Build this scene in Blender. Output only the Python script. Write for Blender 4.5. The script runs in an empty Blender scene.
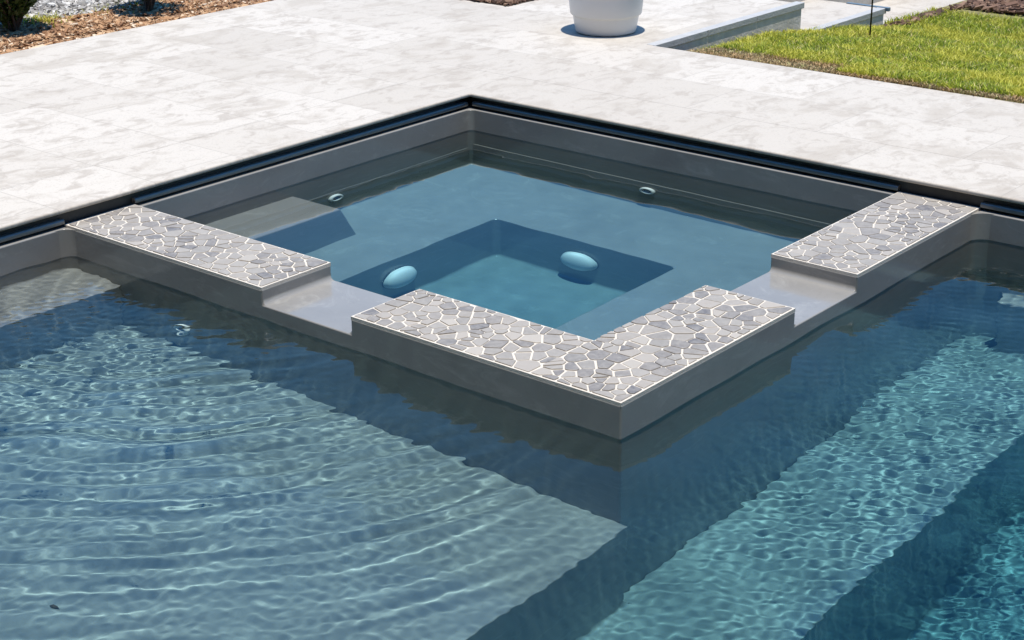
import bpy, bmesh, math, random
import numpy as np
from mathutils import Vector, Matrix, noise as mn
R = math.radians
random.seed(7); rng = np.random.default_rng(7)
sc = bpy.context.scene
col = sc.collection

# ------------------------------------------------------------------ camera
cam_d = bpy.data.cameras.new('camera'); cam = bpy.data.objects.new('camera', cam_d); col.objects.link(cam)
YAW, PITCH, ROLL, FPX = 2.2693, 0.37540, -0.0089, 1635.35
F = Vector((math.cos(YAW)*math.cos(PITCH), math.sin(YAW)*math.cos(PITCH), -math.sin(PITCH)))
Rt = Vector((math.sin(YAW), -math.cos(YAW), 0)); Up = Rt.cross(F)
R2 = Rt*math.cos(ROLL)+Up*math.sin(ROLL); U2 = -Rt*math.sin(ROLL)+Up*math.cos(ROLL)
cam.matrix_world = Matrix(((R2.x, U2.x, -F.x, 4.5002), (R2.y, U2.y, -F.y, -5.0954), (R2.z, U2.z, -F.z, 1.7018), (0, 0, 0, 1)))
cam_d.sensor_width = 36; cam_d.lens = 36*FPX/1024; cam_d.clip_end = 2000; cam_d.clip_start = .05
sc.camera = cam

# ------------------------------------------------------------------ light
SUN = Vector((.125, -.07, .99)).normalized()
EL = math.asin(SUN.z); AZ = math.atan2(SUN.x, SUN.y)
w = bpy.data.worlds.new('World'); sc.world = w; w.use_nodes = True
nt = w.node_tree; bg = nt.nodes['Background']
sky = nt.nodes.new('ShaderNodeTexSky'); sky.sky_type = 'NISHITA'; sky.sun_disc = False
sky.sun_elevation = EL; sky.sun_rotation = AZ; sky.air_density = 1.2; sky.dust_density = .3; sky.ozone_density = 3.0
hs = nt.nodes.new('ShaderNodeHueSaturation'); hs.inputs['Saturation'].default_value = 1.42
nt.links.new(sky.outputs[0], hs.inputs['Color']); nt.links.new(hs.outputs[0], bg.inputs[0]); bg.inputs[1].default_value = .135
sl = bpy.data.lights.new('sun', 'SUN'); sl.energy = 4.9; sl.angle = R(.5); sl.color = (1, .95, .86)
so = bpy.data.objects.new('sun', sl); col.objects.link(so); so.rotation_euler = SUN.to_track_quat('Z', 'Y').to_euler()
so.location = (0, 0, 10)
sl.cycles.is_caustics_light = True
sc.view_settings.view_transform = 'Standard'; sc.view_settings.look = 'None'
sc.view_settings.exposure = 0.42; sc.view_settings.gamma = 1; sc.view_settings.use_curve_mapping = False
cy = sc.cycles
cy.caustics_refractive = True; cy.caustics_reflective = False; cy.blur_glossy = .3
cy.max_bounces = 10; cy.transmission_bounces = 6; cy.diffuse_bounces = 3; cy.glossy_bounces = 4; cy.transparent_max_bounces = 8
cy.sample_clamp_indirect = 6; cy.sample_clamp_direct = 12
cy.volume_max_steps = 4; cy.volume_step_rate = 20
cy.use_denoising = True
try: cy.denoiser = 'OPENIMAGEDENOISE'
except Exception: pass
cy.use_adaptive_sampling = True; cy.adaptive_threshold = .01

# ------------------------------------------------------------------ helpers
def tag(o, label=None, cat=None, group=None, kind=None):
    for k, v in (('label', label), ('category', cat), ('group', group), ('kind', kind)):
        if v: o[k] = v
    return o
def empty(name, loc=(0, 0, 0)):
    o = bpy.data.objects.new(name, None); o.location = loc; o.empty_display_size = .1; col.objects.link(o); return o
def link(name, me, mats, parent=None, smooth=False):
    for m in (mats if isinstance(mats, (list, tuple)) else [mats]): me.materials.append(m)
    if smooth: me.shade_smooth()
    o = bpy.data.objects.new(name, me); col.objects.link(o)
    if parent:
        o.parent = parent; o.matrix_parent_inverse = Matrix.Translation(-Vector(parent.location))
    return o
def mesh_np(name, V, Fq, mats, parent=None, smooth=False, mi=None):
    me = bpy.data.meshes.new(name); me.from_pydata([tuple(v) for v in V], [], [tuple(f) for f in Fq]); 
    if mi is not None: me.polygons.foreach_set('material_index', mi)
    me.update(); return link(name, me, mats, parent, smooth)
def bmobj(name, bm, mats, parent=None, smooth=False):
    me = bpy.data.meshes.new(name); bmesh.ops.recalc_face_normals(bm, faces=bm.faces); bm.to_mesh(me); bm.free()
    return link(name, me, mats, parent, smooth)
def box(bm, x0, x1, y0, y1, z0, z1, mi=0):
    v = [bm.verts.new((x, y, z)) for z in (z0, z1) for y in (y0, y1) for x in (x0, x1)]
    for f in ((0, 2, 3, 1), (4, 5, 7, 6), (0, 1, 5, 4), (1, 3, 7, 5), (3, 2, 6, 7), (2, 0, 4, 6)):
        bm.faces.new([v[i] for i in f]).material_index = mi
def prism(bm, poly, z0, z1, mi=0):
    a = [bm.verts.new((x, y, z0)) for x, y in poly]; b = [bm.verts.new((x, y, z1)) for x, y in poly]
    n = len(poly)
    bm.faces.new(b).material_index = mi; bm.faces.new(a[::-1]).material_index = mi
    for i in range(n): bm.faces.new((a[i], a[(i+1) % n], b[(i+1) % n], b[i])).material_index = mi
def lathe(bm, prof, M=Matrix(), n=32, mi=0):
    rings = []
    for r, z in prof:
        rings.append([bm.verts.new(M @ Vector((r*math.cos(2*math.pi*k/n), r*math.sin(2*math.pi*k/n), z))) for k in range(n)] if r > 1e-6 else [bm.verts.new(M @ Vector((0, 0, z)))])
    for a, b in zip(rings, rings[1:]):
        for k in range(n):
            q = [a[k % len(a)], a[(k+1) % len(a)], b[(k+1) % len(b)], b[k % len(b)]]
            u = []
            for v in q:
                if v not in u: u.append(v)
            if len(u) > 2: bm.faces.new(u).material_index = mi
def bevel(o, wd, seg=2, ang=30, harden=True):
    m = o.modifiers.new('bevel', 'BEVEL'); m.width = wd; m.segments = seg; m.limit_method = 'ANGLE'; m.angle_limit = R(ang); m.harden_normals = harden
    return o

# ------------------------------------------------------------------ materials
def mat(name):
    m = bpy.data.materials.new(name); m.use_nodes = True; t = m.node_tree
    return m, t, t.nodes['Principled BSDF'], t.nodes['Material Output']
def N(t, ty, **kw):
    n = t.nodes.new(ty)
    for k, v in kw.items():
        if hasattr(n, k) and not k.startswith('i_'): setattr(n, k, v)
    for k, v in kw.items():
        if k.startswith('i_'): n.inputs[k[2:].replace('_', ' ')].default_value = v
    return n
def ramp(t, src, stops, interp='LINEAR'):
    r = t.nodes.new('ShaderNodeValToRGB'); r.color_ramp.interpolation = interp
    el = r.color_ramp.elements
    while len(el) < len(stops): el.new(.5)
    for e, (p, c) in zip(el, stops):
        e.position = p; e.color = (*c, 1) if len(c) == 3 else c
    t.links.new(src, r.inputs[0]); return r.outputs[0]
def mix(t, fac, a, b, mode='MIX'):
    m = t.nodes.new('ShaderNodeMix'); m.data_type = 'RGBA'; m.blend_type = mode
    for s, v in ((m.inputs[0], fac), (m.inputs[6], a), (m.inputs[7], b)):
        if isinstance(v, (int, float)): s.default_value = v
        elif isinstance(v, tuple): s.default_value = (*v, 1)
        else: t.links.new(v, s)
    return m.outputs[2]
def coords(t, scale=(1, 1, 1)):
    g = t.nodes.new('ShaderNodeNewGeometry'); mp = t.nodes.new('ShaderNodeMapping'); mp.inputs['Scale'].default_value = scale
    t.links.new(g.outputs['Position'], mp.inputs[0]); return mp.outputs[0]
def noise_(t, vec, scale, detail=4, rough=.55, dist=0):
    n = t.nodes.new('ShaderNodeTexNoise'); n.inputs['Scale'].default_value = scale; n.inputs['Detail'].default_value = detail
    n.inputs['Roughness'].default_value = rough; n.inputs['Distortion'].default_value = dist; t.links.new(vec, n.inputs['Vector']); return n.outputs[0]
def bump(t, b, h, dist, strength=1):
    n = t.nodes.new('ShaderNodeBump'); n.inputs['Distance'].default_value = dist; n.inputs['Strength'].default_value = strength
    t.links.new(h, n.inputs['Height']); t.links.new(n.outputs[0], b.inputs['Normal']); return n

WP, WS = -.104, -.100          # pool / hot tub water levels
def gelcoat():
    m, t, b, o = mat('grey_gelcoat')
    c = coords(t)
    n1 = noise_(t, c, 2.2, 5, .6, .4); n2 = noise_(t, c, 60, 3, .6)
    base = ramp(t, n1, [(.3, (.200, .194, .184)), (.7, (.250, .243, .231))])
    v = N(t, 'ShaderNodeTexVoronoi', feature='F1'); v.inputs['Scale'].default_value = 38; t.links.new(c, v.inputs['Vector'])
    sp = ramp(t, v.outputs['Distance'], [(.0, (1, 1, 1)), (.055, (0, 0, 0))])
    sel = ramp(t, N(t, 'ShaderNodeSeparateColor').outputs[0], [(0, (0, 0, 0)), (1, (1, 1, 1))])
    sep = [n for n in t.nodes if n.type == 'SEPARATE_COLOR'][0]; t.links.new(v.outputs['Color'], sep.inputs[0])
    sel = ramp(t, sep.outputs[0], [(.86, (0, 0, 0)), (.9, (.5, .5, .5))])
    k = mix(t, 1.0, sp, sel, 'MULTIPLY')
    base = mix(t, k, base, (.42, .42, .40))
    # faint mineral smears and fine scuffs left on the moulding
    cv = coords(t, (1, 1, 3.2)); sm = noise_(t, cv, 5.5, 7, .72, 1.2)
    base = mix(t, ramp(t, sm, [(.54, (0, 0, 0)), (.74, (.38, .38, .38))]), base, (.40, .395, .37))
    base = mix(t, ramp(t, n2, [(.58, (0, 0, 0)), (.72, (.25, .25, .25))]), base, (.16, .16, .155))
    t.links.new(base, b.inputs['Base Color'])
    rr = ramp(t, n1, [(.3, (.07,)*3), (.7, (.19,)*3)]); t.links.new(rr, b.inputs['Roughness'])
    b.inputs['IOR'].default_value = 1.5
    bump(t, b, noise_(t, c, 7, 3, .5), .0012, .6)
    return m
GEL = gelcoat()

def water_mat(name, ab, dens, level):
    m = bpy.data.materials.new(name); m.use_nodes = True; t = m.node_tree; t.nodes.clear()
    o = t.nodes.new('ShaderNodeOutputMaterial'); g = t.nodes.new('ShaderNodeBsdfGlass')
    g.inputs['Roughness'].default_value = 0; g.inputs['IOR'].default_value = 1.333; g.inputs['Color'].default_value = (1, 1, 1, 1)
    v = t.nodes.new('ShaderNodeVolumeAbsorption'); v.inputs['Color'].default_value = (*ab, 1); v.inputs['Density'].default_value = dens
    # the water only absorbs below its own surface level
    ge = t.nodes.new('ShaderNodeNewGeometry'); sp = t.nodes.new('ShaderNodeSeparateXYZ'); t.links.new(ge.outputs['Position'], sp.inputs[0])
    lt = t.nodes.new('ShaderNodeMath'); lt.operation = 'LESS_THAN'; lt.inputs[1].default_value = level+.004; t.links.new(sp.outputs[2], lt.inputs[0])
    mu = t.nodes.new('ShaderNodeMath'); mu.operation = 'MULTIPLY'; mu.inputs[1].default_value = dens; t.links.new(lt.outputs[0], mu.inputs[0])
    t.links.new(mu.outputs[0], v.inputs['Density'])
    t.links.new(g.outputs[0], o.inputs['Surface']); t.links.new(v.outputs[0], o.inputs['Volume'])
    return m
WATER = water_mat('pool_water', (.03, .87, .99), .85, WP)
WATER_S = water_mat('hot_tub_water', (.03, .85, .995), .95, WS)

def plain(name, c, rough=.5, metal=0, bumpd=None, var=.12, sc_=20):
    m, t, b, o = mat(name); cc = coords(t); n = noise_(t, cc, sc_, 5)
    t.links.new(ramp(t, n, [(.3, tuple(x*(1-var) for x in c)), (.7, tuple(min(1, x*(1+var)) for x in c))]), b.inputs['Base Color'])
    b.inputs['Roughness'].default_value = rough; b.inputs['Metallic'].default_value = metal
    if bumpd: bump(t, b, noise_(t, cc, sc_*4, 4), bumpd)
    return m
def paving():
    m, t, b, o = mat('pale_travertine')
    c = coords(t)
    br = N(t, 'ShaderNodeTexBrick'); br.offset = .5; br.offset_frequency = 2
    for k, v in (('Scale', 1.0), ('Mortar Size', .0022), ('Mortar Smooth', .1), ('Brick Width', .61), ('Row Height', .405), ('Bias', 0)): br.inputs[k].default_value = v
    br.inputs['Color1'].default_value = (.0, .0, .0, 1); br.inputs['Color2'].default_value = (1, 1, 1, 1); br.inputs['Mortar'].default_value = (.5, .5, .5, 1)
    mp = N(t, 'ShaderNodeMapping'); mp.inputs['Location'].default_value = (.37, .05, 0); t.links.new(c, mp.inputs[0]); t.links.new(mp.outputs[0], br.inputs['Vector'])
    # stains and drawn-out mineral patches
    cs = coords(t, (1.5, 1.0, 1)); n1 = noise_(t, cs, 3.4, 6, .62, .6); n2 = noise_(t, cs, 9, 6, .68, .6); n3 = noise_(t, c, 120, 4, .7)
    base = mix(t, br.outputs['Color'], (.415, .378, .332), (.485, .448, .400))
    s1 = ramp(t, n1, [(.52, (0, 0, 0)), (.64, (.6, .6, .6))]); base = mix(t, s1, base, (.345, .305, .258))
    s2 = ramp(t, n2, [(.51, (0, 0, 0)), (.62, (.7, .7, .7))]); base = mix(t, s2, base, (.33, .292, .25))
    s3 = ramp(t, n3, [(.56, (0, 0, 0)), (.68, (.6, .6, .6))]); base = mix(t, s3, base, (.28, .255, .225))
    base = mix(t, ramp(t, br.outputs['Fac'], [(.0, (0, 0, 0)), (1, (.55, .55, .55))]), base, (.27, .245, .215))
    t.links.new(base, b.inputs['Base Color']); b.inputs['Roughness'].default_value = .7; b.inputs['Specular IOR Level'].default_value = .3
    bump(t, b, n2, .0015, .5)
    return m
PAVE = paving()
STONE_M, t, b, o = mat('grey_stone_chips')
g = N(t, 'ShaderNodeNewGeometry'); cc = coords(t)
cs = ramp(t, g.outputs['Random Per Island'], [(0, (.24, .222, .20)), (.2, (.30, .275, .245)), (.38, (.165, .152, .145)), (.56, (.25, .226, .20)), (.75, (.34, .305, .265)), (.86, (.12, .114, .118)), (.94, (.20, .185, .17)), (1, (.37, .335, .29))])
n1 = noise_(t, cc, 45, 5, .65, .5)
cs = mix(t, ramp(t, n1, [(.4, (0, 0, 0)), (.7, (.5, .5, .5))]), cs, (.34, .315, .285))
t.links.new(cs, b.inputs['Base Color']); b.inputs['Roughness'].default_value = .55; bump(t, b, n1, .0012, .8)
MORTAR = plain('white_mortar', (.52, .478, .42), .8, 0, .001, .07, 60)
EDGEB = plain('beige_mortar_edge', (.66, .58, .48), .75, 0, .001, .12, 40)
ALU = plain('aluminium_trim', (.22, .22, .215), .38, .45, None, .05)
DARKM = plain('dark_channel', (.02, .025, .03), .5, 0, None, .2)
WHITEP = plain('white_plastic', (.86, .83, .80), .75, 0, None, .05)
DARKP = plain('dark_plastic', (.03, .035, .04), .4, 0, None, .1)
POTM = plain('pale_grey_pot', (.60, .61, .62), .38, 0, None, .02, 5)
SOILM = plain('soil', (.06, .04, .03), .95, 0, .01, .4, 30)
CONC = plain('grey_concrete', (.50, .465, .42), .9, 0, .003, .14, 14)
CAPM = plain('pale_cap_stone', (.36, .36, .36), .7, 0, .002, .08, 18)
SLATE = plain('slate_nosing', (.12, .17, .22), .4, 0, None, .15, 20)
BLACKM = plain('black_metal', (.02, .02, .022), .4, .6, None, .1)
GRAVB = plain('gravel_bed', (.36, .34, .32), .9, 0, .01, .25, 60)
MULB = plain('mulch_bed', (.20, .115, .065), .95, 0, .02, .45, 35)
EARTH = plain('earth', (.22, .17, .11), .95, 0, .01, .3, 9)
BARK = plain('bark', (.05, .036, .028), .9, 0, .004, .3, 40)

def island_mat(name, stops, rough=.7, trans=0):
    m, t, b, o = mat(name); g = N(t, 'ShaderNodeNewGeometry')
    c = ramp(t, g.outputs['Random Per Island'], stops); t.links.new(c, b.inputs['Base Color']); b.inputs['Roughness'].default_value = rough
    if trans:
        tr = t.nodes.new('ShaderNodeBsdfTranslucent'); t.links.new(c, tr.inputs[0]); ms = t.nodes.new('ShaderNodeMixShader'); ms.inputs[0].default_value = trans
        t.links.new(b.outputs[0], ms.inputs[1]); t.links.new(tr.outputs[0], ms.inputs[2]); t.links.new(ms.outputs[0], o.inputs['Surface'])
    return m
GRASS_M = island_mat('grass_blades', [(0, (.11, .17, .02)), (.3, (.22, .30, .025)), (.65, (.44, .50, .035)), (.86, (.56, .56, .07)), (.9, (.55, .45, .18)), (1, (.62, .52, .26))], .6, .35)
DRYG_M = island_mat('dry_grass_blades', [(0, (.36, .25, .13)), (.6, (.48, .36, .20)), (.8, (.28, .30, .09)), (1, (.56, .45, .28))], .7, .25)
MULCH_M = island_mat('bark_chips', [(0, (.14, .065, .03)), (.3, (.26, .14, .07)), (.6, (.36, .20, .10)), (.85, (.46, .30, .17)), (1, (.60, .50, .38))], .9)
DMULCH_M = island_mat('dark_bark_chips', [(0, (.05, .028, .02)), (.6, (.13, .07, .045)), (1, (.24, .15, .10))], .9)
GRAV_M = island_mat('gravel_stones', [(0, (.22, .205, .19)), (.5, (.34, .32, .295)), (.85, (.43, .41, .38)), (1, (.54, .52, .49))], .8)
for m_ in (GRASS_M, DRYG_M):
    t = m_.node_tree; b = t.nodes['Principled BSDF']; src = b.inputs['Base Color'].links[0].from_socket
    cc_ = coords(t); pz = noise_(t, cc_, 3.2, 5, .65, .4)
    out = mix(t, ramp(t, pz, [(.45, (0, 0, 0)), (.56, (.8, .8, .8))]), src, (.58, .54, .07) if m_ is GRASS_M else (.40, .25, .11))
    t.links.new(out, b.inputs['Base Color'])
    for n_ in t.nodes:
        if n_.type == 'BSDF_TRANSLUCENT': t.links.new(out, n_.inputs[0])
LEAF_M = island_mat('shrub_leaves', [(0, (.03, .06, .015)), (.6, (.055, .10, .022)), (.9, (.09, .14, .03)), (1, (.16, .18, .05))], .45, .2)

# ------------------------------------------------------------------ dimensions (metres)
SX, SY = 2.30, 2.052           # spa outer size along x / y (y is negative)
WX, WY = .306, .291            # arm widths
SPX0, SPX1 = .963, 1.340       # front spillway
SPY0, SPY1 = -1.202, -.839     # side spillway
PX1, PY1 = 4.4, -4.3           # pool extent
DZ = .055                      # paving level

def heightfield(name, xs, ys, H, zbot, m, parent, width=.03, wconc=.6, wconv=.15, skip_out=True):
    """blocky solid made of columns, coplanar faces merged, edges given fillets"""
    levels = sorted({h for row in H for h in row if h is not None} | {zbot})
    bm = bmesh.new(); vd = {}
    def V(x, y, z):
        k = (round(x, 5), round(y, 5), round(z, 5))
        if k not in vd: vd[k] = bm.verts.new(k)
        return vd[k]
    nx, ny = len(xs)-1, len(ys)-1
    def h(i, j): return H[j][i] if 0 <= i < nx and 0 <= j < ny else None
    def wall(xa, ya, xb, yb, lo, hi):
        ls = [l for l in levels if lo-1e-6 <= l <= hi+1e-6]
        for a, c in zip(ls, ls[1:]):
            try: bm.faces.new((V(xa, ya, a), V(xb, yb, a), V(xb, yb, c), V(xa, ya, c)))
            except ValueError: pass
    for j in range(ny):
        for i in range(nx):
            z = h(i, j)
            if z is None: continue
            x0, x1, y0, y1 = xs[i], xs[i+1], ys[j], ys[j+1]
            bm.faces.new((V(x0, y0, z), V(x1, y0, z), V(x1, y1, z), V(x0, y1, z)))
            for (di, dj, xa, ya, xb, yb) in ((1, 0, x1, y0, x1, y1), (-1, 0, x0, y1, x0, y0), (0, 1, x1, y1, x0, y1), (0, -1, x0, y0, x1, y0)):
                q = h(i+di, j+dj)
                if q is None: wall(xa, ya, xb, yb, zbot, z)
                elif q < z-1e-6: wall(xa, ya, xb, yb, q, z)
    bmesh.ops.dissolve_limit(bm, angle_limit=R(1), verts=bm.verts, edges=bm.edges)
    bmesh.ops.recalc_face_normals(bm, faces=bm.faces)
    # recalc may flip an open shell: keep tops up
    if sum(f.normal.z*f.calc_area() for f in bm.faces) < 0: bmesh.ops.reverse_faces(bm, faces=bm.faces)
    lay = bm.edges.layers.float.new('bevel_weight_edge')
    for e in bm.edges:
        if len(e.link_faces) != 2: continue
        a = e.calc_face_angle_signed(0)
        if abs(a) < R(20): continue
        vert = abs(e.verts[0].co.z-e.verts[1].co.z) > 1e-4
        if a < 0: e[lay] = wconc*(1.6 if vert else 1)
        else: e[lay] = wconv*(1.3 if vert else 1)
        if min(v.co.z for v in e.verts) <= zbot+1e-4: e[lay] = 0
    me = bpy.data.meshes.new(name); bm.to_mesh(me); bm.free()
    o = link(name, me, m, parent, True)
    md = o.modifiers.new('fillet', 'BEVEL'); md.width = width; md.segments = 4; md.limit_method = 'WEIGHT'; md.harden_normals = True; md.use_clamp_overlap = False
    return o

# ------------------------------------------------------------------ ground and paving
bm = bmesh.new()
X0, X1, Y0, Y1 = -2.27, 9.5, -9.0, 1.262
GX0, GX1, GY0, GY1 = -.40, PX1+.4, PY1-.4, .40
for x0, x1, y0, y1 in ((-300, GX0, -300, 300), (GX1, 300, -300, 300), (GX0, GX1, -300, GY0), (GX0, GX1, GY1, 300)):
    box(bm, x0, x1, y0, y1, -1.2, -.30)
tag(bmobj('ground', bm, EARTH), kind='structure')
# pavement: frame around the pool, walkway and two steps going down behind
bm = bmesh.new(); CW = .36
for x0, x1, y0, y1 in ((X0, -CW, Y0, 8.0), (-CW, X1, CW, Y1), (-CW, X1, Y0, PY1-CW), (PX1+CW, X1, PY1-CW, CW)):
    box(bm, x0, x1, y0, y1, -.25, DZ)
box(bm, -CW, .052, Y1, 2.62, -.25, DZ)
tag(bmobj('pavement', bm, PAVE), kind='structure')
bm = bmesh.new(); box(bm, -CW, .115, 2.625, 3.47, -.27, -.09); box(bm, -CW, .13, 3.48, 9, -.27, -.235)
tag(bmobj('lower_pavement', bm, PAVE), kind='structure')
# coping stones
OV = -.003
bm = bmesh.new()
def cop(poly): prism(bm, poly, .040, DZ+.0015)
g = .0006
cop([(-CW, PY1+g), (OV, PY1+g), (OV, -OV), (PX1-g, -OV), (PX1-g, CW), (-CW, CW)])
cop([(-CW, PY1-g), (PX1+CW, PY1-g), (PX1+CW, PY1-CW), (-CW, PY1-CW)]); cop([(PX1+g, PY1+g), (PX1+CW, PY1+g), (PX1+CW, CW), (PX1+g, CW)])
tag(bevel(bmobj('coping', bm, PAVE), .007, 3), kind='structure')

# ------------------------------------------------------------------ swimming pool
pool = empty('swimming_pool', (3.3, -2.1, -1.6))
tag(pool, 'grey moulded swimming pool full of rippled water with sun shelf and benches', 'swimming pool')
LIP = -.010
xs = [-.10, 0, .272, 2.30, 2.332, 2.43, 2.772, PX1, PX1+.10]
ys = [PY1-.10, PY1, -SY, -.075, 0, .10]
H = []
for j in range(len(ys)-1):
    row = []; ym = (ys[j]+ys[j+1])/2
    for i in range(len(xs)-1):
        xm = (xs[i]+xs[i+1])/2
        if xm < 0 or xm > PX1 or ym > 0 or ym < PY1: z = LIP
        elif xm < .272: z = -.24
        elif xm < 2.332: z = -.605 if not (xm > 2.30 and ym > -SY) else -1.02
        elif xm < 2.772: z = -1.02
        else: z = -1.57
        if xm > 2.43 and -.075 < ym < 0: z = -.595
        if xm < 2.30 and ym > -SY: z = None      # hot tub stands here
        row.append(z)
    H.append(row)
heightfield('basin', xs, ys, H, -1.95, GEL, pool)
# concave corner fillets where the hot tub's outer wall meets the pool walls
def corner_fillet(bm, cx, cy, sx, sy, r, z0, z1):
    pts = [(cx, cy)]
    for k in range(9):
        a = math.pi/2*k/8
        pts.append((cx+sx*(r-r*math.sin(a)), cy+sy*(r-r*math.cos(a))))
    prism(bm, pts, z0, z1)
for a in ((-.001, -SY+.001, .05, -.27), (SX-.001, .001, .06, -1.05)):
    bm = bmesh.new(); corner_fillet(bm, a[0], a[1], 1, -1, a[2], a[3], -.0103)
    bevel(bmobj('corner_fillet', bm, GEL, pool, True), .004, 2, 50)

# ------------------------------------------------------------------ hot tub
tub = empty('hot_tub', (1.15, -1.03, -.95))
tag(tub, 'raised grey hot tub in the pool corner with crazy paved stone rim and two spillways', 'hot tub')
IX, IY = SX-WX, -(SY-WY)
xs = [-.10, 0, .257, .55, SPX0, SPX1, 1.40, IX, SX]
ys = [-SY, IY, -1.46, -1.40, SPY0, -1.03, SPY1, -.485, 0, .10]
H = []
for j in range(len(ys)-1):
    row = []; ym = (ys[j]+ys[j+1])/2
    for i in range(len(xs)-1):
        xm = (xs[i]+xs[i+1])/2
        if xm < 0 or ym > 0: z = LIP
        elif xm > IX or ym < IY:
            z = LIP
            if ym < IY and SPX0 < xm < SPX1: z = -.058
            if xm > IX and SPY0 < ym < SPY1: z = -.058
        elif .55 < xm < 1.40 and -1.40 < ym < -.485: z = -.99
        else: z = -.60
        row.append(z)
    H.append(row)
for j in range(len(ys)-1):       # outer frame beside the pool's own rim is left to the pool
    for i in range(len(xs)-1):
        if (xs[i]+xs[i+1])/2 > SX: H[j][i] = None
heightfield('tub_shell', xs, ys, H, -1.93, GEL, tub)
bm = bmesh.new()
tp = [(-.03, -1.03), (.257, -1.03), (.257, -1.50), (-.03, -1.50)]; bt = [(-.03, -.94), (.257, -.94), (.262, -1.53), (-.03, -1.53)]
a_ = [bm.verts.new((x, y, -.25)) for x, y in tp]; b_ = [bm.verts.new((x, y, -.64)) for x, y in bt]
bm.faces.new(a_); bm.faces.new(b_[::-1])
for k in range(4): bm.faces.new((a_[k], a_[(k+1) % 4], b_[(k+1) % 4], b_[k]))
bevel(bmobj('step_block', bm, GEL, tub, True), .012, 4)
# small moulded ledge line round the back walls
bm = bmesh.new()
box(bm, -.02, .003, -1.028, -.002, -.59, -.360); box(bm, .008, IX-.002, -.005, .02, -.59, -.312)
bevel(bmobj('wall_ledge', bm, GEL, tub), .004, 3)

# --- crazy paving: Voronoi stones clipped to each rim panel
def clip(poly, nx_, ny_, c):     # keep nx*x+ny*y<=c
    out = []
    for k in range(len(poly)):
        a, b_ = poly[k], poly[(k+1) % len(poly)]
        da, db = nx_*a[0]+ny_*a[1]-c, nx_*b_[0]+ny_*b_[1]-c
        if da <= 0: out.append(a)
        if (da < 0 < db) or (db < 0 < da):
            s = da/(da-db); out.append((a[0]+(b_[0]-a[0])*s, a[1]+(b_[1]-a[1])*s))
    return out
def voronoi(rects, cell):
    pts = []
    x0 = min(r[0] for r in rects); x1 = max(r[1] for r in rects); y0 = min(r[2] for r in rects); y1 = max(r[3] for r in rects)
    tries = int((x1-x0)*(y1-y0)/cell**2*26)
    for _ in range(tries):
        x, y = random.uniform(x0, x1), random.uniform(y0, y1)
        if not any(r[0]-.02 < x < r[1]+.02 and r[2]-.02 < y < r[3]+.02 for r in rects): continue
        rad = cell*(.42+.80*random.random()**1.4)
        if all((x-p[0])**2+(y-p[1])**2 > (max(rad, p[2])*.86)**2 for p in pts): pts.append((x, y, rad))
    P = np.array(pts)
    for k, (x, y, _) in enumerate(pts):
        dist = (P[:, 0]-x)**2+(P[:, 1]-y)**2
        near = np.argsort(dist)[1:18]
        for rc in rects:
            if not (rc[0]-.1 < x < rc[1]+.1 and rc[2]-.1 < y < rc[3]+.1): continue
            poly = [(rc[0], rc[2]), (rc[1], rc[2]), (rc[1], rc[3]), (rc[0], rc[3])]
            gap = random.uniform(.0014, .0042)
            for q in near:
                dx, dy = P[q, 0]-x, P[q, 1]-y; L = math.hypot(dx, dy)
                poly = clip(poly, dx/L, dy/L, (dx*(P[q, 0]+x)/2+dy*(P[q, 1]+y)/2)/L-gap)
                if len(poly) < 3: break
            if len(poly) >= 3:
                A = abs(sum(poly[i][0]*poly[(i+1) % len(poly)][1]-poly[(i+1) % len(poly)][0]*poly[i][1] for i in range(len(poly))))/2
                if A > 1.2e-4: yield poly
def stone_top(rects, outer, label):
    bm = bmesh.new()
    prism(bm, outer, -.0135, -.002, 0)
    for poly in voronoi(rects, .053):
        cx = sum(p[0] for p in poly)/len(poly); cyy = sum(p[1] for p in poly)/len(poly)
        zt = random.uniform(-.0005, .0020)
        n = len(poly)
        # knock the corners off a little
        rp = []
        for k in range(n):
            a, b_, c_ = poly[k-1], poly[k], poly[(k+1) % n]
            s = min(.2, .0025/max(1e-4, math.hypot(a[0]-b_[0], a[1]-b_[1]))); s2 = min(.2, .0025/max(1e-4, math.hypot(c_[0]-b_[0], c_[1]-b_[1])))
            rp += [(b_[0]+(a[0]-b_[0])*s, b_[1]+(a[1]-b_[1])*s), (b_[0]+(c_[0]-b_[0])*s2, b_[1]+(c_[1]-b_[1])*s2)]
        lo = [bm.verts.new((x, y, -.0035)) for x, y in rp]
        mid = [bm.verts.new((x, y, zt-.0009)) for x, y in rp]
        hi = [bm.verts.new((x+(cx-x)*.05, y+(cyy-y)*.05, zt)) for x, y in rp]
        m_ = len(rp)
        bm.faces.new(hi).material_index = 1
        for k in range(m_):
            bm.faces.new((lo[k], lo[(k+1) % m_], mid[(k+1) % m_], mid[k])).material_index = 1
            bm.faces.new((mid[k], mid[(k+1) % m_], hi[(k+1) % m_], hi[k])).material_index = 1
    o = bmobj('stone_rim', bm, [MORTAR, STONE_M], tub)
    o['label'] = label; return o
e1, e2 = .0008, .007
stone_top([(.0, SPX0-e2, -SY+e2, IY-e2)], [(-.018, -SY+e1), (SPX0-e1, -SY+e1), (SPX0-e1, IY-e1), (-.018, IY-e1)], 'crazy paved rim panel between the left pool wall and the front spillway')
stone_top([(IX+e2, SX-e2, SPY1+e2, -.0)], [(IX+e1, SPY1+e1), (SX-e1, SPY1+e1), (SX-e1, .018), (IX+e1, .018)], 'crazy paved rim panel between the side spillway and the back pool wall')
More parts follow.
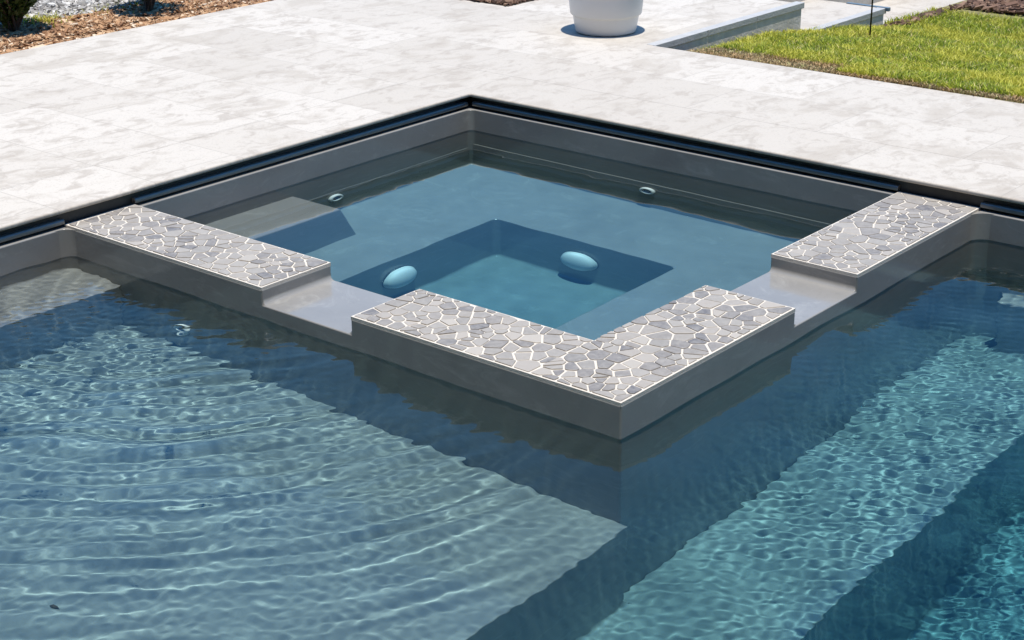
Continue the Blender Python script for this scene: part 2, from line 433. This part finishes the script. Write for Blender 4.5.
stone_top([(SPX1+e2, IX+.0, -SY+e2, IY-e2), (IX+.0, SX-e2, -SY+e2, SPY0-e2)],
          [(SPX1+e1, -SY+e1), (SX-e1, -SY+e1), (SX-e1, SPY0-e1), (IX+e1, SPY0-e1), (IX+e1, IY-e1), (SPX1+e1, IY-e1)], 'L shaped crazy paved rim panel at the front corner between the spillways')

# --- fittings
def jet(pos, nrm, parent, r=.034, lab=None):
    M = Matrix.Translation(pos) @ Vector(nrm).to_track_quat('Z', 'Y').to_matrix().to_4x4()
    bm = bmesh.new()
    lathe(bm, [(r, -.002), (r, .006), (r*.93, .011), (r*.72, .013), (r*.60, .011), (r*.52, .004), (r*.50, -.002)], M, 36)
    o = bmobj('wall_jet', bm, WHITEP, parent, True)
    bm = bmesh.new()
    lathe(bm, [(0, .001), (r*.5, .001)], M, 24, 0)
    lathe(bm, [(r*.30, .0), (r*.30, .007), (r*.18, .009), (r*.16, .002)], M, 20, 1)
    n = link('nozzle', bpy.data.meshes.new('nozzle'), [DARKP, WHITEP], o)
    bmesh.ops.recalc_face_normals(bm, faces=bm.faces); bm.to_mesh(n.data); bm.free()
    if lab: o['label'] = lab
    return o
jet((.006, -.818, -.427), (1, 0, 0), tub, .036, 'round white jet in the left wall of the hot tub'); jet((.934, -.008, -.397), (0, -1, 0), tub, .036, 'round white jet in the back wall of the hot tub')
jet((.571, -SY-.002, -.435), (0, -1, 0), pool, .036)
def dome(pos, nrm, lab):
    M = Matrix.Translation(pos) @ Vector(nrm).to_track_quat('Z', 'Y').to_matrix().to_4x4()
    bm = bmesh.new()
    prof = [(.084, -.002), (.084, .008), (.080, .012)]+[(.079*math.cos(R(a)), .016+.032*math.sin(R(a))) for a in range(0, 91, 9)]
    prof[-1] = (0, prof[-1][1])
    lathe(bm, prof, M, 48)
    o = bmobj('drain_cover', bm, WHITEP, tub, True); o['label'] = lab
    bm = bmesh.new(); lathe(bm, [(.0865, .0), (.0865, .004), (.083, .004)], M, 48); bmobj('base_ring', bm, DARKP, o, True)
dome((.55, -1.04, -.79), (1, 0, 0), 'round white domed drain cover on the left wall of the footwell')
dome((.965, -.485, -.80), (0, -1, 0), 'round white domed drain cover on the back wall of the footwell')

# ------------------------------------------------------------------ trim under the coping
tr = empty('edge_trim', (-.01, .01, 0)); tag(tr, 'dark channel with slim metal bead running along the pool edge under the coping', 'trim')
bm = bmesh.new()
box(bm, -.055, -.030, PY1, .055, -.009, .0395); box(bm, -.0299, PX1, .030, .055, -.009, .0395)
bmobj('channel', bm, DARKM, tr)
def bead(name, segs, ax):
    bm = bmesh.new()
    prof = [(-.030, .000), (-.014, .000), (-.010, .002), (-.0085, .007), (-.0095, .0135), (-.013, .0175), (-.020, .019), (-.030, .0195)]
    for a, c in segs:
        P = []
        for s in (a, c):
            P.append([bm.verts.new((d, s, z) if ax == 'y' else (s, -d, z)) for d, z in prof])
        k = len(prof)
        for i in range(k): bm.faces.new((P[0][i], P[0][(i+1) % k], P[1][(i+1) % k], P[1][i]))
        bm.faces.new(P[0]); bm.faces.new(P[1])
    return bevel(bmobj(name, bm, ALU, tr), .001, 2)
bead('bead', [(IY+.002, -.002), (PY1, -SY-.002)], 'y'); bead('bead', [(.002, IX-.002), (SX+.002, PX1)], 'x')

# ------------------------------------------------------------------ water
def wave_field(X, Y):
    Z = np.zeros_like(X)
    def blob(cx, cy, s): return np.exp(-((X-cx)**2+(Y-cy)**2)/(2*s*s))
    # smooth warp noise
    r = np.random.default_rng(3)
    wx = sum(np.sin(X*a+Y*b+c)*d for a, b, c, d in zip(r.normal(0, 5, 10), r.normal(0, 5, 10), r.uniform(0, 6.28, 10), r.uniform(.004, .016, 10)))
    # ring waves out of the return jet; amplitudes are set by curvature so that the light they bend stays readable
    def wv(ph, lam, K): k = 2*np.pi/lam; return K/k**2*np.sin(k*ph[0]+ph[1])
    jx, jy = .45, -1.95
    d = np.hypot(X-jx, Y-jy)+wx
    env = 1/(1+np.exp(-(d-.12)/.05))*np.exp(-d/2.6)
    left = 1/(1+np.exp((X-2.50)/.10))*1/(1+np.exp((Y+2.02)/.04))
    br = .65+.5*sum(np.sin(X*a+Y*b+c) for a, b, c in zip(r.normal(0, 4, 4), r.normal(0, 4, 4), r.uniform(0, 6, 4)))/2
    for lam, K, ph in ((.102, 4.5, 0.), (.078, 4.2, 1.7), (.134, 1.5, .6), (.057, 3.4, 2.2), (.21, .4, 4)):
        Z += left*env*br*wv((d, ph+wx*22), lam, K)
    near = np.exp(-d/1.0)
    Z += left*near*wv((d, wx*40), .040, 4.0)
    K = 2.0+4.6*blob(.45, -2.35, .34)+2.0*blob(.10, -2.75, .30)+1.0*blob(1.1, -2.6, .5)+1.3*blob(2.70, -.95, .50)+.5*blob(3.3, -1.0, .7)+.7*blob(1.9, -2.3, .3)+.7*blob(3.0, -1.9, .5)
    K *= 1-.45*blob(2.38, -1.9, .30)-.35*blob(2.5, -2.5, .3)
    n = 130
    for _ in range(n):
        lam = math.exp(r.uniform(math.log(.021), math.log(.050))); th = r.normal(-.82, .6) if r.random() < .78 else r.uniform(0, 2*np.pi); k = 2*np.pi/lam
        Z += K/math.sqrt(n/2)/k**2*np.sin(k*(X*math.cos(th)+Y*math.sin(th))+r.uniform(0, 6.28)+16*wx*math.cos(th*3))
    for _ in range(12):
        lam = r.uniform(.16, .55); th = r.uniform(0, 2*np.pi); k = 2*np.pi/lam
        Z += .13/k**2*np.sin(k*(X*math.cos(th)+Y*math.sin(th))+r.uniform(0, 6.28))
    return Z
def spa_field(X, Y):
    r = np.random.default_rng(11); Z = np.zeros_like(X)
    for _ in range(26):
        lam = r.uniform(.07, .35); th = r.uniform(0, 2*np.pi); k = 2*np.pi/lam
        Z += .000020*(lam/.1)**1.1*np.sin(k*(X*math.cos(th)+Y*math.sin(th))+r.uniform(0, 6.28))
    for cx, cy, a in ((.30, -.62, .00005), (.36, -.22, .00004)):
        d = np.hypot(X-cx, Y-cy); Z += a*np.sin(2*np.pi*d/.045)*np.exp(-(d/.16)**2)
    return Z
def water_body(name, x0, x1, y0, y1, z, zb, step, field, mt, hole=None):
    nx = int((x1-x0)/step); ny = int((y1-y0)/step)
    xs = np.linspace(x0, x1, nx+1); ys = np.linspace(y0, y1, ny+1)
    if hole is not None:      # snap grid lines on the hole
        xs[np.argmin(abs(xs-hole[0]))] = hole[0]; ys[np.argmin(abs(ys-hole[1]))] = hole[1]
    X, Y = np.meshgrid(xs, ys); Z = z+field(X, Y)
    keep = np.ones((ny, nx), bool)
    if hole is not None:
        cxm = (xs[:-1]+xs[1:])/2; cym = (ys[:-1]+ys[1:])/2
        keep = ~((cxm[None, :] < hole[0]) & (cym[:, None] > hole[1]))
    idx = np.arange((nx+1)*(ny+1)).reshape(ny+1, nx+1)
    V = np.stack([X.ravel(), Y.ravel(), Z.ravel()], 1); n = len(V)
    jj, ii = np.nonzero(keep)
    Ft = np.stack([idx[jj, ii], idx[jj, ii+1], idx[jj+1, ii+1], idx[jj+1, ii]], 1)
    # bottom: same outline, border edges pulled down
    Vb = V.copy(); Vb[:, 2] = zb
    edges = {}
    fs = []
    kp = np.pad(keep, 1)
    for dj, di, a, b_ in ((-1, 0, (0, 0), (0, 1)), (0, 1, (0, 1), (1, 1)), (1, 0, (1, 1), (1, 0)), (0, -1, (1, 0), (0, 0))):
        m = keep & ~kp[1+dj:1+dj+ny, 1+di:1+di+nx]
        j2, i2 = np.nonzero(m)
        A = idx[j2+a[0], i2+a[1]]; B = idx[j2+b_[0], i2+b_[1]]
        fs.append(np.stack([A, A+n, B+n, B], 1))
    # bottom as few big quads is awkward with shared verts; reuse the grid coarsely
    Fb = Ft[:, ::-1]+n
    Fa = np.concatenate([Ft, Fb]+fs)
    VV = np.concatenate([V, Vb])
    used = np.unique(Fa); rem = -np.ones(len(VV), int); rem[used] = np.arange(len(used))
    me = bpy.data.meshes.new(name)
    VV = VV[used]; Fa = rem[Fa]
    me.vertices.add(len(VV)); me.vertices.foreach_set('co', VV.ravel().astype(np.float32))
    me.loops.add(Fa.size); me.loops.foreach_set('vertex_index', Fa.ravel().astype(np.int32))
    me.polygons.add(len(Fa)); me.polygons.foreach_set('loop_start', (np.arange(len(Fa))*4).astype(np.int32))
    sm = np.zeros(len(Fa), bool); sm[:len(Ft)] = True
    me.polygons.foreach_set('use_smooth', sm)
    me.update(calc_edges=True); me.validate()
    # sharp rim so that the side walls do not bend the surface normals
    o = link(name, me, mt)
    bmm = bmesh.new(); bmm.from_mesh(me)
    for e in bmm.edges:
        if len(e.link_faces) == 2 and e.link_faces[0].smooth != e.link_faces[1].smooth: e.smooth = False
    bmm.to_mesh(me); bmm.free()
    o.cycles.is_caustics_caster = True
    return o
pw = water_body('pool_water', -.05, PX1+.05, -4.35, .05, WP, -1.75, .0066, wave_field, WATER, (SX-.13, -SY+.13))
tag(pw, 'rippled clear blue water filling the swimming pool', 'water', kind='structure')
sw = water_body('hot_tub_water', -.05, SX-.17, -SY+.17, .05, WS, -1.2, .012, spa_field, WATER_S)
tag(sw, 'calm clear water standing low in the hot tub', 'water', kind='structure')

# ------------------------------------------------------------------ planter pot
PX, PY, PS = -.33, 1.40, 1.16
pot = empty('planter_pot', (PX, PY, DZ)); tag(pot, 'large round pale grey planter pot standing on the white paving', 'pot')
M = Matrix.Translation((PX, PY, DZ)) @ Matrix.Scale(PS, 4)
bm = bmesh.new()
lathe(bm, [(0, .001), (.120, .001), (.128, .004), (.131, .010), (.141, .070), (.143, .075), (.150, .078), (.153, .083), (.160, .15), (.165, .19), (.178, .195), (.180, .20), (.180, .225), (.176, .23), (.164, .23), (.158, .225), (.155, .18)], M, 72)
bmobj('pot_body', bm, POTM, pot, True)
bm = bmesh.new(); lathe(bm, [(0, .19), (.08, .195), (.156, .185)], M, 40); bmobj('soil', bm, SOILM, pot, True)

# ------------------------------------------------------------------ retaining walls beside the lawn
def ret_wall(name, x, y0, y1, ztop, label):
    o = empty(name, (x, (y0+y1)/2, ztop-.3)); tag(o, label, 'retaining wall', 'low walls edging the walkway')
    bm = bmesh.new(); box(bm, x-.05, x, y0, y1-.004, ztop-.38, ztop-.0305)
    L = int((y1-y0)/.2)
    bmobj('wall_face', bm, CONC, o)
    bm = bmesh.new()
    n = max(1, round((y1-y0)/.45)); s = (y1-y0)/n
    for k in range(n): box(bm, x-.048, x+.005, y0+k*s+.0015, y0+(k+1)*s-.0015+(.02 if k == n-1 else 0), ztop-.030, ztop+.0025)
    bevel(bmobj('cap', bm, CAPM, o), .003, 2)
ret_wall('retaining_wall', .060, 1.264, 2.635, DZ, 'upper concrete retaining wall with pale cap between the white paving and the lawn')
ret_wall('retaining_wall', .128, 2.64, 3.45, -.09, 'lower short retaining wall with pale cap and dark slate end strip at the lawn edge')
bm = bmesh.new(); box(bm, -.12, .155, 3.452, 3.476, -.105, -.083)
tag(bevel(bmobj('step_nosing', bm, SLATE), .003), 'dark slate blue nosing strip on the edge of the lower step', 'nosing')

# lawn
def lawn_z(x, y): 
    z = .043-.104*max(0, min(y, 2.65)-1.33)-.13*max(0, min(y, 3.5)-2.65)-.02*max(0, y-3.5)
    z -= .075*math.exp(-max(0, x-.06)/.16)*max(0, min(1, (2.4-y)/1.1))
    return z+.010*mn.noise(Vector((x*2.5, y*2.5, 0)))*min(1, (y-1.25)*3)+.012*max(0,x-.8)
def sheet(name, x0, x1, y0, y1, n, m, zf, mt, kind='structure'):
    V = []; Fq = []
    for j in range(m+1):
        for i in range(n+1):
            x = x0+(x1-x0)*i/n; y = y0+(y1-y0)*j/m; V.append((x, y, zf(x, y)))
    for j in range(m):
        for i in range(n): a = j*(n+1)+i; Fq.append((a, a+1, a+n+2, a+n+1))
    return tag(mesh_np(name, V, Fq, mt, smooth=True), kind=kind)
LAWNM = plain('lawn_soil', (.19, .17, .07), .95, 0, .01, .35, 25)
sheet('lawn', .063, 5.5, 1.264, 8.0, 60, 70, lawn_z, LAWNM)
def scatter(name, n, pts, zf, kind, mat_, label, cat, hmin=.02, hmax=.045, wd=.0035):
    Vs = np.zeros((n*5, 3)); 
    for k in range(n):
        x, y = pts[k]; z = zf(x, y)
        a = random.uniform(0, 6.283); h = random.uniform(hmin, hmax)*(.55+.9*(mn.noise(Vector((x*5, y*5, 2)))*.5+.5)); ln = random.gauss(0, .85)*h; la = random.uniform(0, 6.283)
        dx, dy = math.cos(a)*wd*random.uniform(.6, 1.3), math.sin(a)*wd
        ox, oy = math.cos(la)*ln, math.sin(la)*ln
        Vs[5*k:5*k+5] = ((x-dx, y-dy, z-.004), (x+dx, y+dy, z-.004), (x+dx*.8+ox*.4, y+dy*.8+oy*.4, z+h*.6), (x-dx*.8+ox*.4, y-dy*.8+oy*.4, z+h*.6), (x+ox, y+oy, z+h))
    Fq = []
    for k in range(n):
        b0 = 5*k; Fq.append((b0, b0+1, b0+2, b0+3)); Fq.append((b0+3, b0+2, b0+4))
    o = mesh_np(name, Vs, Fq, mat_); return tag(o, label, cat, kind='stuff')
def dryness(x, y):
    e = y-1.29; n = mn.noise(Vector((x*3.1, y*3.1, 4)))*.5+.5
    d = 0
    wdt = .36 if x < 1.0 else .02+.09*max(0, mn.noise(Vector((x*3, 0, 9)))+.2)
    if e < wdt: d = (1-e/wdt)*1.6*(.6+n)
    return d+max(0, n-.52)*1.6
green, dry = [], []
while len(green) < 110000:
    x = random.uniform(.085, 3.2); y = 1.272+random.random()**1.35*2.9
    if x > 2.35+(y-1.3)*.1: continue
    if dryness(x, y) > random.uniform(.25, .75): dry.append((x, y)); continue
    green.append((x, y))
scatter('grass', len(green), green, lawn_z, 'stuff', GRASS_M, 'bright green lawn grass behind the white paving', 'grass', .012, .036, .0026)
scatter('dry_grass', len(dry), dry, lawn_z, 'stuff', DRYG_M, 'straw coloured dry grass along the paving edge', 'grass', .006, .020)
# thin dark stake in the lawn
bm = bmesh.new(); lathe(bm, [(0, -.1), (.0045, -.1), (.0045, .60), (.003, .605), (0, .606)], Matrix.Translation((.43, 2.72, lawn_z(.43, 2.72))), 10)
tag(bmobj('garden_stake', bm, BLACKM, None, True), 'thin black metal stake standing in the lawn by the lower wall', 'stake')

# ------------------------------------------------------------------ chips and stones
def chips(name, n, rect_pts, zf, mat_, label, cat, size, flat=.3, long=2.2):
    """irregular boxes / stones as one mesh"""
    base = np.array([(x, y, z) for z in (-1, 1) for y in (-1, 1) for x in (-1, 1)], float)
    Fb = np.array(((0, 2, 3, 1), (4, 5, 7, 6), (0, 1, 5, 4), (1, 3, 7, 5), (3, 2, 6, 7), (2, 0, 4, 6)))
    Vs, Fs = [], []
    for k in range(n):
        x, y = rect_pts[k]; s = size*math.exp(random.gauss(0, .38))
        v = base*np.array((s*long*random.uniform(.6, 1.2), s*random.uniform(.6, 1.1), s*flat*random.uniform(.6, 1.3)))*.5
        v = v*(1+.25*rng.standard_normal((8, 3)))
        Mx = np.array(Matrix.Rotation(random.uniform(0, 6.28), 3, 'Z') @ Matrix.Rotation(random.gauss(0, .3), 3, 'X') @ Matrix.Rotation(random.gauss(0, .3), 3, 'Y'))
        v = v @ Mx.T+np.array((x, y, zf(x, y)+s*flat*.3))
        Vs.append(v); Fs.append(Fb+8*k)
    return tag(mesh_np(name, np.concatenate(Vs), np.concatenate(Fs), mat_), label, cat, kind='stuff')
def bed_z(x, y): return .022+.014*mn.noise(Vector((x*3, y*3, 1)))+ (.010 if x < -2.5 else 0)
sheet('mulch_bed', -2.92, -2.275, -3, 6, 14, 80, lambda x, y: bed_z(x, y)-.004, MULB)
sheet('gravel_bed', -9, -2.921, -4, 9, 30, 60, lambda x, y: bed_z(x, y)-.004, GRAVB)
def edge_x(y): return -2.86+.05*mn.noise(Vector((y*2, 0, 0)))
pm = [(random.uniform(-2.93, -2.279), random.uniform(-1.3, 2.2)) for _ in range(24000)]
pm = [p for p in pm if p[0] > edge_x(p[1])-.03]
chips('bark_mulch', len(pm), pm, bed_z, MULCH_M, 'brown bark mulch strip along the far edge of the paving', 'mulch', .0085, .35, 2.2)
pg = [(random.uniform(-5.2, -2.84), random.uniform(-1.6, 3.4)) for _ in range(42000)]
pg = [p for p in pg if p[0] < edge_x(p[1])]
chips('gravel', len(pg), pg, bed_z, GRAV_M, 'pale grey gravel ground beyond the bark mulch', 'gravel', .013, .7, 1.25)
gp = [(random.gauss(-2.90, .07), random.choice((random.uniform(.55, 1.9), random.gauss(-.12, .05), random.uniform(-.6, 1.8)))) for _ in range(1500)]
scatter('weeds', len(gp), gp, bed_z, 'stuff', GRASS_M, 'thin green weeds growing between the gravel and the mulch', 'weeds', .01, .035, .0022)
# little planting bed cut in the paving behind
bm = bmesh.new(); x0, x1, y0, y1 = -1.50, -1.13, 1.60, 2.4
box(bm, x0, x1, y0, y1, DZ-.02, DZ+.004)
tag(bmobj('planting_bed', bm, SOILM), kind='structure')
pb = [(random.uniform(x0+.012, x1-.012), random.uniform(y0+.012, y1-.012)) for _ in range(2600)]
chips('planting_mulch', len(pb), pb, lambda x, y: DZ+.008, DMULCH_M, 'dark reddish mulch in the small bed set in the paving', 'mulch', .015, .5, 2.0)
# dark mulch at the far end of the lawn
pe = [(random.uniform(.20, 1.8), random.uniform(4.35, 5.6)) for _ in range(12000)]
chips('dark_mulch', len(pe), pe, lambda x, y: lawn_z(x, y)+.02, DMULCH_M, 'dark reddish brown mulch bed beyond the lawn', 'mulch', .014, .5, 2.0)
pe = [(.15+abs(random.gauss(0, .02)), random.uniform(3.4, 4.6)) for _ in range(170)]
chips('border_mulch', len(pe), pe, lambda x, y: lawn_z(x, y)+.012, DMULCH_M, 'narrow strip of dark mulch between the walkway and the lawn', 'mulch', .018, .5, 1.8)

# ------------------------------------------------------------------ shrubs
def shrub(x, y, h, rad, zb, n, label, seed):
    r = random.Random(seed)
    root = empty('shrub', (x, y, zb)); tag(root, label, 'shrub', 'dark green shrubs in the mulch')
    bm = bmesh.new()
    tips = []
    for k in range(9):
        a = r.uniform(0, 6.28); p = Vector((x+r.uniform(-.012, .012), y+r.uniform(-.012, .012), zb-.02)); rr = .012 if k else .018
        d = Vector((math.cos(a)*.45, math.sin(a)*.45, 1)).normalized() if k else Vector((0, 0, 1))
        prev = None
        for s in range(7):
            ring = [bm.verts.new(p+Vector((math.cos(q*1.2566)*rr, math.sin(q*1.2566)*rr, 0))) for q in range(5)]
            if prev:
                for q in range(5): bm.faces.new((prev[q], prev[(q+1) % 5], ring[(q+1) % 5], ring[q]))
            prev = ring; tips.append(p.copy()); p = p+d*h*.13; rr *= .8
            d = (d+Vector((r.gauss(0, .15), r.gauss(0, .15), .05))).normalized()
    bmobj('stem', bm, BARK, root, True)
    V, Fq = [], []
    for k in range(n):
        while True:
            q = Vector((r.uniform(-1, 1), r.uniform(-1, 1), r.uniform(-1, 1)))
            if q.length < 1 and r.random() < q.length+.15: break
        if mn.noise(q*3.0+Vector((seed, 0, 0))) < -.12: continue
        z01 = (q.z+1)/2; w_ = rad*(.35+.65*min(1, z01*2.2))
        c = Vector((x+q.x*w_, y+q.y*w_, zb+.055+z01*(h-.05)))
        L = r.uniform(.016, .03); W = L*.32
        d = Vector((q.x+r.gauss(0, .4), q.y+r.gauss(0, .4), .5+r.gauss(0, .4))).normalized(); s = d.cross(Vector((r.gauss(0, 1), r.gauss(0, 1), r.gauss(0, 1)))).normalized()
        b0 = len(V); V += [c-d*L, c+s*W, c+d*L, c-s*W]; Fq.append((b0, b0+1, b0+2, b0+3))
    mesh_np('foliage', V, Fq, LEAF_M, root)
shrub(-2.78, -.37, .50, .20, .005, 6500, 'dense dark green shrub at the left end of the mulch strip', 3)
shrub(-2.66, .405, .60, .20, .03, 4200, 'dark green shrub with bare stem at the grassy part of the mulch strip', 8)

# a dead leaf lying on the sun shelf
bm = bmesh.new()
lv = [(-.013, 0), (-.007, .005), (.002, .0062), (.009, .003), (.015, 0), (.009, -.004), (.001, -.006), (-.007, -.0045)]
lx, ly = 1.50, -3.22
c0 = bm.verts.new((lx, ly, -.6010)); rr = [bm.verts.new((lx+x, ly+y, -.5970+.002*(k % 2))) for k, (x, y) in enumerate(lv)]
for k in range(8): bm.faces.new((c0, rr[k], rr[(k+1) % 8]))
leaf = tag(bmobj('leaf', bm, BARK), 'small dark dead leaf lying under water on the sun shelf', 'leaf')
leaf.cycles.is_caustics_receiver = True

# the shell and its fittings receive sunlight refracted by the water
for root in (pool, tub):
    for ob in root.children_recursive: ob.cycles.is_caustics_receiver = True

# ------------------------------------------------------------------ unseen house added behind the camera to block sky light on the tub walls
BRICK, t, b, o_ = mat('brown_brick'); cc = coords(t)
br = N(t, 'ShaderNodeTexBrick'); br.inputs['Scale'].default_value = 4.5; br.inputs['Color1'].default_value = (.11, .07, .05, 1); br.inputs['Color2'].default_value = (.16, .10, .07, 1); br.inputs['Mortar'].default_value = (.22, .20, .18, 1)
mp = N(t, 'ShaderNodeMapping'); mp.inputs['Rotation'].default_value = (R(90), 0, 0); t.links.new(cc, mp.inputs[0]); t.links.new(mp.outputs[0], br.inputs['Vector'])
t.links.new(br.outputs['Color'], b.inputs['Base Color']); b.inputs['Roughness'].default_value = .85
GLASSM = plain('dark_window_glass', (.02, .025, .03), .08, 0, None, .1)
ROOFM = plain('dark_shingle', (.06, .055, .05), .9, 0, .01, .3, 8)
FRAMEM = plain('window_frame', (.5, .5, .48), .5, 0, None, .05)
house = empty('sky_block_house', (3, -14, DZ)); tag(house, 'unseen two storey brown brick house added to keep sky light off the hot tub walls', 'house')
bm = bmesh.new(); prism(bm, [(-9, -7.2), (8.2, -7.2), (8.2, 1.5), (16, 1.5), (16, -16), (-9, -16)], -.3, 5.6); bmobj('wall', bm, BRICK, house)
bm = bmesh.new(); prism(bm, [(-9.6, -6.7), (7.7, -6.7), (7.7, 2.0), (16.6, 2.0), (16.6, -16.6), (-9.6, -16.6)], 5.6, 5.85); prism(bm, [(-8, -9), (10, -9), (10, 0), (15, 0), (15, -15), (-8, -15)], 5.85, 7.0); bmobj('roof', bm, ROOFM, house)
for wx_ in (-6.5, -3.6, -.7, 2.2, 5.1):
    for wz in (.9, 3.5):
        bm = bmesh.new()
        for a_ in ((wx_-.06, wx_, wz-.06, wz+1.46), (wx_+1.3, wx_+1.36, wz-.06, wz+1.46), (wx_, wx_+1.3, wz-.06, wz), (wx_, wx_+1.3, wz+1.4, wz+1.46), (wx_+.63, wx_+.67, wz, wz+1.4)): box(bm, a_[0], a_[1], -7.24, -7.14, a_[2], a_[3])
        f_ = bmobj('window', bm, FRAMEM, house)
        bm = bmesh.new(); box(bm, wx_, wx_+1.3, -7.22, -7.18, wz, wz+1.4); bmobj('pane', bm, GLASSM, f_)
